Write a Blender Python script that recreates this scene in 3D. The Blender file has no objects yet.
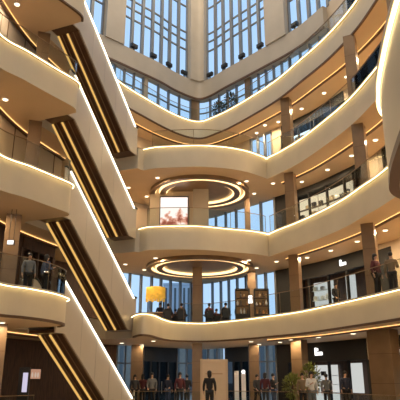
import bpy, bmesh, math, random
from mathutils import Vector, Matrix
from mathutils.geometry import tessellate_polygon
random.seed(7)
SC = bpy.context.scene
COL = SC.collection
PI = math.pi
R = math.radians

# ------------------------------------------------------------------ materials
def mat(name, col, rough=0.5, metal=0.0, var=0.0, scale=3.0, bump=0.0, coat=0.0):
    m = bpy.data.materials.new(name); m.use_nodes = True
    nt = m.node_tree; b = nt.nodes['Principled BSDF']
    b.inputs['Base Color'].default_value = (*col, 1)
    b.inputs['Roughness'].default_value = rough
    b.inputs['Metallic'].default_value = metal
    if coat: b.inputs['Coat Weight'].default_value = coat
    if var or bump:
        tc = nt.nodes.new('ShaderNodeTexCoord'); n = nt.nodes.new('ShaderNodeTexNoise')
        n.inputs['Scale'].default_value = scale; n.inputs['Detail'].default_value = 4
        nt.links.new(tc.outputs['Object'], n.inputs['Vector'])
        if var:
            r = nt.nodes.new('ShaderNodeValToRGB')
            r.color_ramp.elements[0].position = .3; r.color_ramp.elements[1].position = .7
            r.color_ramp.elements[0].color = (*[c*(1-var) for c in col], 1)
            r.color_ramp.elements[1].color = (*[min(1, c*(1+var)) for c in col], 1)
            nt.links.new(n.outputs['Fac'], r.inputs['Fac']); nt.links.new(r.outputs['Color'], b.inputs['Base Color'])
        if bump:
            bp = nt.nodes.new('ShaderNodeBump'); bp.inputs['Strength'].default_value = bump
            nt.links.new(n.outputs['Fac'], bp.inputs['Height']); nt.links.new(bp.outputs['Normal'], b.inputs['Normal'])
    return m

def emit(name, col, strength):
    m = bpy.data.materials.new(name); m.use_nodes = True
    nt = m.node_tree; nt.nodes.clear()
    e = nt.nodes.new('ShaderNodeEmission'); o = nt.nodes.new('ShaderNodeOutputMaterial')
    e.inputs['Color'].default_value = (*col, 1); e.inputs['Strength'].default_value = strength
    nt.links.new(e.outputs[0], o.inputs[0]); return m

def glass(name, tint=(1, 1, 1), refl=0.08):
    m = bpy.data.materials.new(name); m.use_nodes = True
    nt = m.node_tree; nt.nodes.clear()
    t = nt.nodes.new('ShaderNodeBsdfTransparent'); t.inputs[0].default_value = (*tint, 1)
    g = nt.nodes.new('ShaderNodeBsdfGlossy'); g.inputs['Roughness'].default_value = .03
    fr = nt.nodes.new('ShaderNodeLayerWeight'); fr.inputs['Blend'].default_value = refl
    mx = nt.nodes.new('ShaderNodeMixShader'); o = nt.nodes.new('ShaderNodeOutputMaterial')
    nt.links.new(fr.outputs['Fresnel'], mx.inputs[0]); nt.links.new(t.outputs[0], mx.inputs[1]); nt.links.new(g.outputs[0], mx.inputs[2])
    nt.links.new(mx.outputs[0], o.inputs[0]); return m

def wood(name, c1, c2, scale=1.5, rough=.45):
    m = mat(name, c1, rough); nt = m.node_tree; b = nt.nodes['Principled BSDF']
    tc = nt.nodes.new('ShaderNodeTexCoord'); mp = nt.nodes.new('ShaderNodeMapping'); mp.inputs['Scale'].default_value = (scale*6, scale*6, scale*.5)
    n = nt.nodes.new('ShaderNodeTexNoise'); n.inputs['Scale'].default_value = 2; n.inputs['Detail'].default_value = 5
    r = nt.nodes.new('ShaderNodeValToRGB'); r.color_ramp.elements[0].position = .35; r.color_ramp.elements[1].position = .65
    r.color_ramp.elements[0].color = (*c1, 1); r.color_ramp.elements[1].color = (*c2, 1)
    nt.links.new(tc.outputs['Object'], mp.inputs[0]); nt.links.new(mp.outputs[0], n.inputs['Vector'])
    nt.links.new(n.outputs['Fac'], r.inputs[0]); nt.links.new(r.outputs[0], b.inputs['Base Color']); return m

WARM = (1.0, .76, .47)
GZ = .15
M = dict(
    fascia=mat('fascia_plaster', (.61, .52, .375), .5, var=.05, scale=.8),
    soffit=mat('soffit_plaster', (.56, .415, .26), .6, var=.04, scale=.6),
    upper=mat('upper_wall_stone', (.44, .37, .285), .6, var=.06, scale=.7),
    wallwarm=mat('warm_wall', (.56, .43, .29), .55, var=.08, scale=.6),
    floor=mat('floor_marble', (.60, .50, .38), .25, var=.1, scale=.5),
    bronze=mat('bronze_column', (.24, .15, .08), .38, .35, var=.12, scale=1.5),
    bronze_dark=mat('bronze_dark', (.085, .040, .018), .3, .4, var=.35, scale=1.2),
    trim=mat('trim_brown', (.10, .045, .018), .5),
    steel=mat('brushed_steel', (.42, .38, .33), .35, .8),
    dark=mat('black_metal', (.02, .018, .018), .4),
    rubber=mat('black_rubber', (.015, .015, .015), .5),
    clad=mat('escalator_cladding', (.50, .43, .345), .38, .1, var=.04, scale=.8),
    mullion=mat('mullion_grey', (.20, .20, .20), .5, .2),
    black=mat('shop_black', (.010, .008, .007), .75),
    brown=wood('brown_wood', (.045, .018, .009), (.095, .042, .02), rough=.6),
    mauve=mat('mauve_wall', (.44, .36, .32), .45, var=.1, scale=.8),
    cream=mat('cream_panel', (.68, .50, .32), .5, var=.04),
    white=mat('white_paint', (.8, .8, .78), .5),
    glass=glass('pane_glass', (.93, .97, 1.0), .06),
    glass_dark=glass('door_glass', (.25, .26, .27), .10),
    rail_glass=glass('rail_glass', (.92, .95, .95), .10),
    led=emit('led_warm_white', (1.0, .77, .38), 6.5),
    led_esc=emit('led_escalator', (1.0, .90, .72), 3.6),
    led_cove=emit('led_cove', (1.0, .52, .18), 2.2),
    led_gold=emit('led_gold', (1.0, .58, .16), .85),
    led_ring=emit('led_ring', (1.0, .68, .32), 2.6),
    lens=emit('downlight_lens', (1.0, .85, .6), 3.0),
    sign=emit('sign_white', (1.0, .97, .93), 2.2),
    shop_glow=emit('shop_back_panel', (1.0, .93, .84), .7),
    shop_cool=emit('shop_cool_panel', (.85, .95, 1.0), 1.6),
    shop_dim=emit('shop_dim_panel', (1.0, .6, .3), .10),
    shop_warm=emit('shop_warm_panel', (1.0, .74, .46), 1.1),
)

# ------------------------------------------------------------------ helpers
def link(name, me, m=None, parent=None):
    o = bpy.data.objects.new(name, me); COL.objects.link(o)
    if m is not None and me is not None:
        me.materials.clear(); me.materials.append(m)
    if parent: o.parent = parent
    return o

def mobj(name, verts, faces, m, parent=None, smooth=False):
    me = bpy.data.meshes.new(name); me.from_pydata([tuple(v) for v in verts], [], faces)
    bm = bmesh.new(); bm.from_mesh(me); bmesh.ops.recalc_face_normals(bm, faces=bm.faces); bm.to_mesh(me); bm.free()
    if smooth:
        for p in me.polygons: p.use_smooth = True
    return link(name, me, m, parent)

class G:
    """collects boxes and tubes for one mesh"""
    def __init__(s): s.v = []; s.f = []
    def add(s, v, f):
        b = len(s.v); s.v += [tuple(x) for x in v]; s.f += [tuple(b+i for i in q) for q in f]; return s
    def box(s, c, d, rz=0, bev=0):
        x, y, z = [k/2 for k in d]
        vs = [Vector((a*x, b*y, e*z)) for a in (-1, 1) for b in (-1, 1) for e in (-1, 1)]
        rm = Matrix.Rotation(rz, 3, 'Z')
        return s.add([rm @ v + Vector(c) for v in vs], [(0,1,3,2),(4,6,7,5),(0,4,5,1),(2,3,7,6),(0,2,6,4),(1,5,7,3)])
    def tube(s, p, q, r, r2=None, n=10):
        p, q = Vector(p), Vector(q); d = (q-p).normalized(); r2 = r if r2 is None else r2
        a = d.orthogonal().normalized(); b = d.cross(a); vs = []
        for c, rr in ((p, r), (q, r2)):
            vs += [c + (a*math.cos(t*2*PI/n) + b*math.sin(t*2*PI/n))*rr for t in range(n)]
        f = [(i, (i+1) % n, n+(i+1) % n, n+i) for i in range(n)] + [tuple(range(n))[::-1], tuple(range(n, 2*n))]
        return s.add(vs, f)
    def lathe(s, prof, n=20, c=(0, 0, 0)):
        vs = [(c[0]+r*math.cos(i*2*PI/n), c[1]+r*math.sin(i*2*PI/n), c[2]+z) for r, z in prof for i in range(n)]
        k = len(prof); f = [(j*n+i, j*n+(i+1) % n, (j+1)*n+(i+1) % n, (j+1)*n+i) for j in range(k-1) for i in range(n)]
        f += [tuple(range(n))[::-1], tuple(range((k-1)*n, k*n))]
        return s.add(vs, f)
    def ell(s, c, r, n=12, m=8):
        vs = []; f = []
        for j in range(m+1):
            t = PI*j/m
            vs += [(c[0]+r[0]*math.sin(t)*math.cos(i*2*PI/n), c[1]+r[1]*math.sin(t)*math.sin(i*2*PI/n), c[2]+r[2]*math.cos(t)) for i in range(n)]
        f = [(j*n+i, j*n+(i+1) % n, (j+1)*n+(i+1) % n, (j+1)*n+i) for j in range(m) for i in range(n)]
        return s.add(vs, f)
    def build(s, name, m, parent=None, smooth=False): return mobj(name, s.v, s.f, m, parent, smooth)

def struct(o): o['kind'] = 'structure'; return o
def tag(o, label, cat, group=None):
    o['label'] = label; o['category'] = cat
    if group: o['group'] = group
    return o
def empty(name, loc, label, cat, group=None, rz=0):
    o = bpy.data.objects.new(name, None); COL.objects.link(o); o.location = loc; o.rotation_euler = (0, 0, rz)
    o.empty_display_size = .2
    return tag(o, label, cat, group)
def copy_tree(o, parent=None):
    c = o.copy(); COL.objects.link(c)
    if parent: c.parent = parent
    for ch in list(o.children): copy_tree(ch, c)
    return c

# ------------------------------------------------------------------ plan curves
def smooth(pts, n=6):
    P = [Vector(p) for p in pts]; out = []
    for i in range(len(P)-1):
        a = P[max(i-1, 0)]; b = P[i]; c = P[i+1]; d = P[min(i+2, len(P)-1)]
        for k in range(n):
            t = k/n
            out.append(.5*((2*b) + (c-a)*t + (2*a-5*b+4*c-d)*t*t + (3*b-a-3*c+d)*t**3))
    out.append(P[-1]); return out

class Curve:
    """plan polyline; offset > 0 is towards the void (right of travel)"""
    def __init__(s, pts):
        s.p = [Vector(p) for p in pts]; s.s = [0]
        for a, b in zip(s.p, s.p[1:]): s.s.append(s.s[-1] + (b-a).length)
        s.len = s.s[-1]; s.nrm = []
        for i in range(len(s.p)):
            t = Vector((0, 0))
            if i: t += (s.p[i]-s.p[i-1]).normalized()
            if i < len(s.p)-1: t += (s.p[i+1]-s.p[i]).normalized()
            t.normalize(); s.nrm.append(Vector((t.y, -t.x)))
    def at(s, x, off=0):
        x = min(max(x, 0), s.len); i = 0
        while i < len(s.s)-2 and s.s[i+1] < x: i += 1
        t = (x-s.s[i])/max(s.s[i+1]-s.s[i], 1e-9)
        n = (s.nrm[i].lerp(s.nrm[i+1], t)).normalized()
        return s.p[i].lerp(s.p[i+1], t) + n*off
    def nat(s, x):
        return (s.at(x, 1) - s.at(x, 0)).normalized()
    def cut(s, a, b):
        return [a] + [x for x in s.s if a+1e-4 < x < b-1e-4] + [b]
    def strip(s, g, a, b, z0, z1, o0, o1):
        ss = s.cut(a, b); vs = []
        for x in ss:
            p, q = s.at(x, o0), s.at(x, o1)
            vs += [(p.x, p.y, z0), (q.x, q.y, z0), (q.x, q.y, z1), (p.x, p.y, z1)]
        n = len(ss)
        f = [(4*i+k, 4*i+(k+1) % 4, 4*i+4+(k+1) % 4, 4*i+4+k) for i in range(n-1) for k in range(4)]
        f += [(0, 1, 2, 3), (4*n-1, 4*n-2, 4*n-3, 4*n-4)]
        g.add(vs, f); return g

# camera numbers (real camera: 1.6 m eye, 18.1 degrees up)
TH = R(18.1); FO = 550.0; EYE = 1.6
def px_of(x, y, z):
    dz = z-EYE; c, sn = math.cos(TH), math.sin(TH)
    return 200 + FO*x/(y*c + dz*sn)
def s_at(cv, px, z):
    best, bs = 1e9, 0
    x = 0
    while x <= cv.len:
        p = cv.at(x)
        if p.y > 12:
            d = abs(px_of(p.x, p.y, z)-px)
            if d < best: best, bs = d, x
        x += .04
    return bs

# outer wall of the building (left, back, right, near end)
W = Curve(smooth([(-9, -1), (-12, 6), (-12.6, 12), (-12.4, 19), (-11.8, 24), (-10.4, 29), (-8.3, 32.8), (-5.7, 35.4), (-3.5, 37.5), (-2.3, 38.9), (-1, 40.1), (0, 40.55), (1, 40.0), (2.2, 38.6), (3.85, 36.8), (5.1, 35.4), (6.5, 33.8),
                  (7.7, 32), (9.6, 28), (10.9, 24), (11.6, 19), (11.8, 12), (11, 6), (8, -1)], 8))
WOUT = [W.at(x, -.35) for x in W.s] + [Vector((6, -5)), Vector((0, -7)), Vector((-6, -5))]

LEFT34 = [(-7.6, 8), (-8.2, 14), (-8.0, 17), (-7.6, 19.3), (-6.85, 20.4), (-6.2, 21.5), (-5.65, 22.5), (-5.75, 23.0)]
NOTCH = [(-6.3, 23.25), (-7.72, 23.83), (-7.95, 23.95), (-5.12, 30.6), (-3.65, 30.05)]
NEAR = [(7.9, 18), (8.2, 12), (7.5, 6), (4, 1), (0, -2), (-4, 1), (-7.6, 8)]
LV = {
 2: dict(z=4.7, t=1.02,
    left=[(-6.5, 8), (-7.4, 13), (-7.2, 16.5), (-6.81, 18.7), (-6.15, 19.6), (-5.55, 20.8), (-5.35, 22.2), (-5.75, 23.0)],
    notch=NOTCH, lobe=[(-3.45, 29.0), (-3.1, 27.9), (-2.75, 27.55), (-2.4, 28.2), (-2.1, 30.0), (-1.6, 31.5), (-.6, 32.2), (.4, 32.2), (1.4, 31.4), (2.68, 30.0)],
    right=[(2.68, 30.0), (3.85, 28.2), (4.8, 26.7), (5.56, 24.8), (6.25, 22.9), (6.92, 20.9), (7.3, 19.6)],
    near=[(7.3, 19.6), (7.75, 16), (7.5, 12.5), (6.0, 9.5), (4.0, 7.3), (2.85, 6.5), (2.26, 6.05), (2.03, 5.5), (1.88, 4.9), (1.71, 3.97), (1.5, 2.4), (1.2, 0), (.6, -2), (-3, -2), (-6.5, 8)]),
 3: dict(z=9.7, t=1.32, left=LEFT34, notch=NOTCH,
    lobe=[(-3.4, 30.1), (-2.78, 29.6), (-1.4, 29.45), (0, 29.5), (1.41, 30.0), (2.86, 30.5), (3.7, 31.0), (4.0, 31.3)],
    right=[(4.0, 31.3), (4.57, 30.1), (5.4, 28.5), (6.27, 26.4), (6.84, 24.6), (7.2, 22.8), (7.5, 21.3), (7.9, 18)], near=NEAR),
 4: dict(z=14.7, t=1.32, left=[(-7.6, 8), (-8.4, 14), (-8.3, 17), (-8.0, 18.95), (-7.3, 20.0), (-6.55, 21.2), (-5.75, 22.45), (-5.75, 23.0)], notch=NOTCH,
    lobe=[(-3.35, 30.4), (-2.6, 30.05), (-1.48, 29.9), (0, 29.8), (1.48, 30.05), (2.71, 30.6), (3.7, 31.4), (4.15, 31.85)],
    right=[(4.15, 31.85), (4.94, 30.6), (5.77, 29.0), (6.66, 26.6), (7.39, 24.2), (7.75, 22.1), (8.0, 20), (8.0, 18)], near=[(8.0, 18)]+NEAR[1:]),
 5: dict(z=19.7, t=1.32, left=[(-7.6, 8), (-8.4, 14), (-8.3, 17), (-8.0, 18.95), (-7.3, 20.0), (-6.55, 21.2), (-5.75, 22.45), (-5.75, 23.0)],
    notch=[(-6.3, 23.25), (-7.72, 23.83), (-7.95, 23.95), (-6.8, 27.2)],
    lobe=[(-6.6, 27.6), (-5.95, 29.4), (-5.04, 31.4), (-3.59, 33.5), (-2.3, 35.2), (-1.2, 36.3), (-.4, 36.75), (.3, 36.7), (1.1, 36.0), (1.9, 35.2)],
    right=[(1.9, 35.2), (3.2, 33.5), (4.8, 31.1), (5.97, 28.7), (7.0, 26.4), (7.75, 24.0), (8.1, 22), (8.3, 19.5), (8.0, 18)], near=[(8.0, 18)]+NEAR[1:]),
}
ORD = {2: 'second', 3: 'third', 4: 'fourth', 5: 'fifth'}

TR_L = smooth([(-9.2, 10), (-9.4, 16), (-9.3, 19), (-9.15, 22.4), (-8.7, 25.2), (-7.6, 28.5)], 5)
def slab(lv):
    d = LV[lv]; z, t = d['z'], d['t']
    for k in ('left', 'lobe', 'right', 'near'): d['c_'+k] = Curve(smooth(d[k], 6))
    d['c_notch'] = Curve(d['notch'])
    hole = []
    for k in ('left', 'notch', 'lobe', 'right', 'near'):
        for p in d['c_'+k].p:
            if not hole or (hole[-1]-p).length > .02: hole.append(p)
    if (hole[0]-hole[-1]).length < .02: hole.pop()
    loops = [WOUT, hole]
    pts = WOUT + hole
    tri = tessellate_polygon([[Vector((p.x, p.y, 0)) for p in l] for l in loops])
    n = len(pts); no = len(WOUT); nh = len(hole)
    top = mobj('balcony_floor', [(p.x, p.y, z) for p in pts] + [(p.x, p.y, z-.04) for p in pts], [tuple(q) for q in tri] + [tuple(n+i for i in q) for q in tri], M['floor'])
    struct(top)
    # fascia and core
    vs = [(p.x, p.y, z-.04) for p in pts] + [(p.x, p.y, z-t) for p in pts]
    fs = []
    for base, k in ((0, no), (no, nh)):
        for i in range(k): fs.append((base+i, base+(i+1) % k, n+base+(i+1) % k, n+base+i))
    me_f = mobj('balcony_fascia', vs, fs, M['fascia'], top); 
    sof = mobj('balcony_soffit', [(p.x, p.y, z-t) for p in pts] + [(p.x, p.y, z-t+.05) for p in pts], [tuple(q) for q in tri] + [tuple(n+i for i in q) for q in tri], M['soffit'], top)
    # led line under the nosing, nosing, soffit trims, cove light
    for k in ('left', 'lobe', 'right', 'near'):
        c = d['c_'+k]; nw = .05 if (lv == 2 and k == 'near') else .13
        g = G(); c.strip(g, 0, c.len, z-.02, z+.05, -.14, nw); g.build('nosing', M['fascia'], top)
        g = G(); c.strip(g, 0, c.len, z-.045, z-.02, nw-.04, nw-.01); g.build('led_line', M['led'], top)
        if k == 'near':
            g = G(); c.strip(g, 0, c.len, z-t-.05, z-t+.04, -.10, .012); g.build('shadow_gap', M['trim'], top)
            continue
        a, b = (0, c.len)
        if k == 'left':
            tr = Curve(TR_L); g = G(); tr.strip(g, 0, tr.len, z-t-.16, z-t+.02, -.07, .07); g.build('soffit_trim', M['trim'], top)
            g = G(); tr.strip(g, 0, tr.len, z-t-.06, z-t-.02, .075, .095); g.build('cove_light', M['led_cove'], top)
        elif k != 'lobe' or lv == 5:
            g = G(); c.strip(g, a, b, z-t-.11, z-t+.02, -1.30, -1.16); g.build('soffit_trim', M['trim'], top)
            g = G(); c.strip(g, a, b, z-t-.045, z-t-.015, -1.155, -1.135); g.build('cove_light', M['led_cove'], top)
        if lv in (2, 5):
            g = G(); c.strip(g, a, b, z-t-.05, z-t+.04, -.10, .012); g.build('shadow_gap', M['trim'], top)
    return top
for lv in LV: slab(lv)
TRC = Curve([Curve(TR_L).at(x, -.12) for x in Curve(TR_L).s])

# ground floor, roof
fl = mobj('floor', [(p.x, p.y, GZ) for p in WOUT] + [(p.x, p.y, GZ-.4) for p in WOUT],
          [tuple(range(len(WOUT))), tuple(range(len(WOUT), 2*len(WOUT)))] + [(i, (i+1) % len(WOUT), len(WOUT)+(i+1) % len(WOUT), len(WOUT)+i) for i in range(len(WOUT))], M['floor'])
struct(fl)
SKY_HOLE = [Vector((6.8*math.sin(a), 18.5+15.5*math.cos(a))) for a in [i*2*PI/48 for i in range(48)]]
pts = WOUT + SKY_HOLE; n = len(pts); ZR = 38.0
tri = tessellate_polygon([[Vector((p.x, p.y, 0)) for p in WOUT], [Vector((p.x, p.y, 0)) for p in SKY_HOLE]])
vs = [(p.x, p.y, ZR) for p in pts] + [(p.x, p.y, ZR+.5) for p in pts]
fs = [tuple(q) for q in tri] + [tuple(n+i for i in q) for q in tri]
for base, k in ((0, len(WOUT)), (len(WOUT), 48)):
    for i in range(k): fs.append((base+i, base+(i+1) % k, n+base+(i+1) % k, n+base+i))
struct(mobj('ceiling', vs, fs, M['upper']))
g = G()
sk = struct(g.box((0, 18.5, ZR+.3), (.2, 31, .3)).build('skylight_frame', M['mullion']))
for x in (-4.5, -2.25, 2.25, 4.5):
    l = 30.6*math.sqrt(1-(x/6.8)**2); G().box((x, 18.5, ZR+.3), (.15, l, .3)).build('skylight_bar', M['mullion'], sk)
for y in range(5, 34, 3):
    l = 13.4*math.sqrt(max(.02, 1-((y-18.5)/15.5)**2)); G().box((0, y, ZR+.3), (l, .12, .2)).build('skylight_bar', M['mullion'], sk)
n48 = [(p.x, p.y, ZR+.46) for p in SKY_HOLE]
mobj('skylight_pane', n48 + [(x, y, z+.03) for x, y, z in n48], [tuple(range(48)), tuple(range(48, 96))], M['glass'], sk)

# ------------------------------------------------------------------ walls between the floors
def wall(name, s0, s1, z0, z1, m, o0=-.2, o1=0, cv=None):
    g = G(); (cv or W).strip(g, s0, s1, z0, z1, o0, o1); return struct(g.build(name, m))
WIN = [0]
def window(s0, s1, z0, z1, n, mw=.12, md=.2, transoms=(), frame=True, pane='glass', m='mullion', tw=.07):
    WIN[0] += 1
    g = G(); W.strip(g, s0, s1, z0, z1, -.12, -.09)
    w = struct(g.build('window_%d' % WIN[0], M[pane]))
    for i in range(n+1):
        s = s0 + (s1-s0)*i/n; p = W.at(s, -.05); q = W.nat(s); g = G()
        g.box((p.x, p.y, (z0+z1)/2), (mw, md, z1-z0), math.atan2(q.y, q.x)-PI/2); g.build('mullion', M[m], w)
    for t in transoms:
        g = G(); W.strip(g, s0, s1, t-tw/2, t+tw/2, -.14, -.02); g.build('transom', M['mullion'], w)
    return w
TOPZ = {1: LV[2]['z']-LV[2]['t'], 2: LV[3]['z']-LV[3]['t'], 3: LV[4]['z']-LV[4]['t'], 4: LV[5]['z']-LV[5]['t']}
BOTZ = {1: GZ, 2: 4.7, 3: 9.7, 4: 14.7, 5: 19.7}
def S(px, z): return s_at(W, px, z)

# inner wall of the left balconies
slw = (s_at(TRC, 20, 6.5), s_at(TRC, 58, 6.5))
wall('wall_left', 0, slw[0], 4.7, TOPZ[2], M['brown'], cv=TRC); wall('wall_left', slw[1], TRC.len, 4.7, TOPZ[2], M['brown'], cv=TRC)
w3 = wall('wall_left', 0, TRC.len, 9.7, TOPZ[3], M['wallwarm'], cv=TRC); w4 = wall('wall_left', 0, TRC.len, 14.7, TOPZ[4], M['mauve'], cv=TRC)
for w_, z0_, z1_ in ((w3, 9.7, TOPZ[3]), (w4, 14.7, TOPZ[4])):
    for i in range(1, 11):
        g = G(); TRC.strip(g, i*1.8, i*1.8+.06, z0_, z1_, 0, .015); g.build('wall_seam', M['trim'], w_)
# ground floor
z0, z1 = BOTZ[1], TOPZ[1]
gl0, gl1 = S(116, 2), S(284, 2)
wall('wall_left', 0, gl0, z0, z1, M['brown'])
window(gl0, S(141, 2), z0, z1, 3, .1, transoms=(2.6,))
# dark entrance doors
door = struct(G().build('door_1', M['dark'])) if False else None
sd0, sd1 = S(141, 2), S(177, 2)
g = G(); W.strip(g, sd0, sd1, 2.75, z1, -.16, .02); d1 = struct(g.build('door_1', M['dark']))
g = G(); W.strip(g, sd0, sd1, z0, 2.75, -.10, -.07); g.build('door_pane', M['glass_dark'], d1)
for i in range(5):
    s = sd0 + (sd1-sd0)*i/4; p = W.at(s, -.06); q = W.nat(s); rz = math.atan2(q.y, q.x)-PI/2
    G().box((p.x, p.y, (2.78+GZ)/2), (.14, .16, 2.78-GZ), rz).build('door_frame', M['dark'], d1)
    if i < 4:
        p = W.at(s+.25, .02); G().tube((p.x, p.y, .75), (p.x, p.y, 1.5), .025).build('door_handle', M['steel'], d1)
window(sd1, S(226, 2), z0, z1, 5, .1, transoms=(2.7,))
sd2, sd3 = S(226, 2), S(250, 2)
g = G(); W.strip(g, sd2, sd3, 2.75, z1, -.16, .02); d2 = struct(g.build('door_2', M['dark']))
g = G(); W.strip(g, sd2, sd3, z0, 2.75, -.10, -.07); g.build('door_pane', M['glass_dark'], d2)
for i in range(4):
    s = sd2 + (sd3-sd2)*i/3; p = W.at(s, -.06); q = W.nat(s); rz = math.atan2(q.y, q.x)-PI/2
    G().box((p.x, p.y, (2.78+GZ)/2), (.14, .16, 2.78-GZ), rz).build('door_frame', M['dark'], d2)
window(sd3, S(277, 2), z0, z1, 3, .1, transoms=(2.7,))
wall('wall_back', S(277, 2), S(287, 2), z0, z1, M['black'])
shopG = (S(287, 2.5), S(368, 2.5)); shopG2 = (S(372, 2.5), S(440, 2.5))
wall('wall_right', shopG[1], shopG2[0], z0, z1, M['wallwarm'])
wall('wall_right', shopG2[1], W.len, z0, z1, M['wallwarm'])
# second floor
z0, z1 = BOTZ[2], TOPZ[2]
a, b = S(118, 7), S(276, 7)
wall('wall_left', 0, a, z0, z1, M['brown'])
window(a, S(191, 7), z0, z1, 7, .12); window(S(191, 7), S(246, 7), z0, z1, 6, .1); window(S(246, 7), b, z0, z1, 3, .14)
shop2 = (S(288, 7.5), S(366, 7.5))
wall('wall_back', b, shop2[0], z0, z1, M['black'])
wall('wall_right', shop2[1], W.len, z0, z1, M['wallwarm'])
g = G(); W.strip(g, S(371, 8), S(391, 8), 4.7, 8.1, -.02, .05); struct(g.build('door_3', M['black']))
# third floor
z0, z1 = BOTZ[3], TOPZ[3]
a, b = S(150, 12), S(275, 12)
wall('wall_left', 0, a, z0, z1, M['wallwarm'])
window(a, S(204, 12), z0, z1, 5, .12); window(S(204, 12), S(247, 12), z0, z1, 4, .1); window(S(247, 12), b, z0, z1, 2, .14)
shop3 = (S(290, 12.5), S(362, 12.5))
wall('wall_back', b, shop3[0], z0, z1, M['black']); wall('wall_right', shop3[1], W.len, z0, z1, M['wallwarm'])
# fourth floor
z0, z1 = BOTZ[4], TOPZ[4]
b0, b1 = S(251, 17), S(272, 17)
wall('wall_left', 0, S(110, 17), z0, z1, M['wallwarm']); wall('wall_back', S(110, 17), b0, z0, z1, M['wallwarm'])
window(b0, b1, z0, z1, 3, .12)
shop4 = (S(282, 17), S(345, 17))
wall('wall_back', b1, shop4[0], z0, z1, M['wallwarm']); wall('wall_right', shop4[1], W.len, z0, z1, M['wallwarm'])
# fifth floor windows
z0, z1 = 19.7, 23.4
l5 = [S(p, 22) for p in (60, 104, 143, 147, 191, 199, 246, 251, 290, 330)]
wall('wall_left', 0, l5[0], z0, 25.3, M['wallwarm'])
for i, n in ((0, 4), (2-1, 4), (3, 4), (5, 5), (7, 5), (8, 4)):
    window(l5[i], l5[i+1], z0, z1, n, .12, transoms=(22.3,))
wall('wall_right', l5[9], W.len, z0, 25.3, M['wallwarm'])
for i in (2, 4, 6): wall('wall_back', l5[i], l5[i+1], z0, z1, M['bronze'] if i != 2 else M['upper'], -.2, .12)
g = G(); W.strip(g, l5[0], l5[9], 23.4, 25.05, -.3, .35); struct(g.build('trim_1', M['upper']))
g = G(); W.strip(g, l5[0], l5[9], 23.36, 23.52, .30, .37); struct(g.build('trim_2', M['trim']))
# upper windows
zt, zb = ZR, 25.05
up = [S(p, 27) for p in (40, 99, 104, 122, 187.5, 206.5, 268, 288, 345, 380)]
wall('wall_left', 0, up[0], 25.3, zt, M['upper']); wall('wall_right', up[8], W.len, 25.3, zt, M['upper'])
for i, n in ((0, 6), (3, 7), (5, 7), (7, 6)):
    k = up[i]; e = up[i+1] if i else up[2]
    window(k, e, zb, zt, n, .24, .2, transoms=(28.0, 28.9, 29.7, 32.3, 35), tw=.11)
for i in (2, 4, 6):
    g = G(); W.strip(g, up[i], up[i+1], 25.05, zt, -.3, .45); struct(g.build('wall_back', M['upper']))
NOTES = ['leftmost', 'second', 'third', 'rightmost']
for bay, i, fr in (('left-hand', 3, (.15, .42, .67, .92)), ('right-hand', 5, (.08, .34, .62, .90)), ('far-right', 7, (.13,))):
    for j, f in enumerate(fr):
        s = up[i] + (up[i+1]-up[i])*f; p = W.at(s, .24); q = W.nat(s); rz = math.atan2(q.y, q.x)-PI/2
        lab = 'black box floodlight at the foot of the %s tall window bay, %s of its four' % (bay, NOTES[j]) if len(fr) > 1 else 'lone black box floodlight at the foot of the far-right tall window bay'
        o = empty('floodlight', (p.x, p.y, zb+.06), lab, 'floodlight', 'floodlights at the feet of the tall windows', rz)
        G().box((0, 0, .38), (.56, .22, .30)).build('housing', M['dark'], o)
        G().box((0, 0, .12), (.08, .1, .24)).build('bracket', M['dark'], o)
        G().box((0, .12, .38), (.46, .03, .22)).build('front_lens', M['rubber'], o)

# ------------------------------------------------------------------ columns
def column(x, y, lv, w, rz, m='bronze', cap=True):
    z0 = BOTZ[lv]; z1 = TOPZ.get(lv, 23.4)
    g = G(); g.box((x, y, (z0+z1)/2), (w, w, z1-z0), rz)
    o = struct(g.build('column', M[m]))
    G().box((x, y, z0+.08), (w+.04, w+.04, .16), rz).build('column_base', M['trim'], o)
    for dz in (1.3, 2.5):
        G().box((x, y, z0+dz), (w+.008, w+.008, .015), rz).build('column_joint', M['trim'], o)
    return o
def inset(lv, px, off, sect='right', z=None):
    c = LV[lv]['c_'+sect]; s = s_at(c, px, z or LV[lv]['z']-1.4); p = c.at(s, -off); q = c.nat(s)
    return p.x, p.y, math.atan2(q.y, q.x)
COLS = {}
for lv, w in ((1, 1.0), (2, .56), (3, .56), (4, .56)):
    ref = {1: 2}.get(lv, lv)
    for (x, y) in ((7.72, 24.4), (5.42, 31.0), (8.25, 19.6)):
        if lv == 1:
            x, y = {7.72: (7.95, 24.6), 5.42: (5.4, 31.0), 8.25: (8.6, 19)}[x]
        ww = w if not (lv == 1 and y > 30) else .66
        column(x, y, lv, ww, R(62) if lv > 1 else R(50))
for lv, x, y, w in ((2, -.17, 34.6, .6), (3, 3.2, 35.6, .35), (2, 3.35, 35.9, .55), (1, -.17, 34.4, .6), (1, 3.3, 35.2, .6), (1, -3.9, 35.8, .75)):
    column(x, y, lv, w, 0)
for lv, x, y, w in ((3, -7.95, 23.2+.9, .6), (2, -8.1, 23.0, .62), (4, -8.0, 23.6+.6, .6), (1, -8.0, 22.2, .75), (1, -8.6, 17.8, .75), (3, -8.7, 18.6, .5), (2, -8.6, 18.4, .5)):
    column(x, y, lv, w, R(20), 'bronze')

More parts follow.
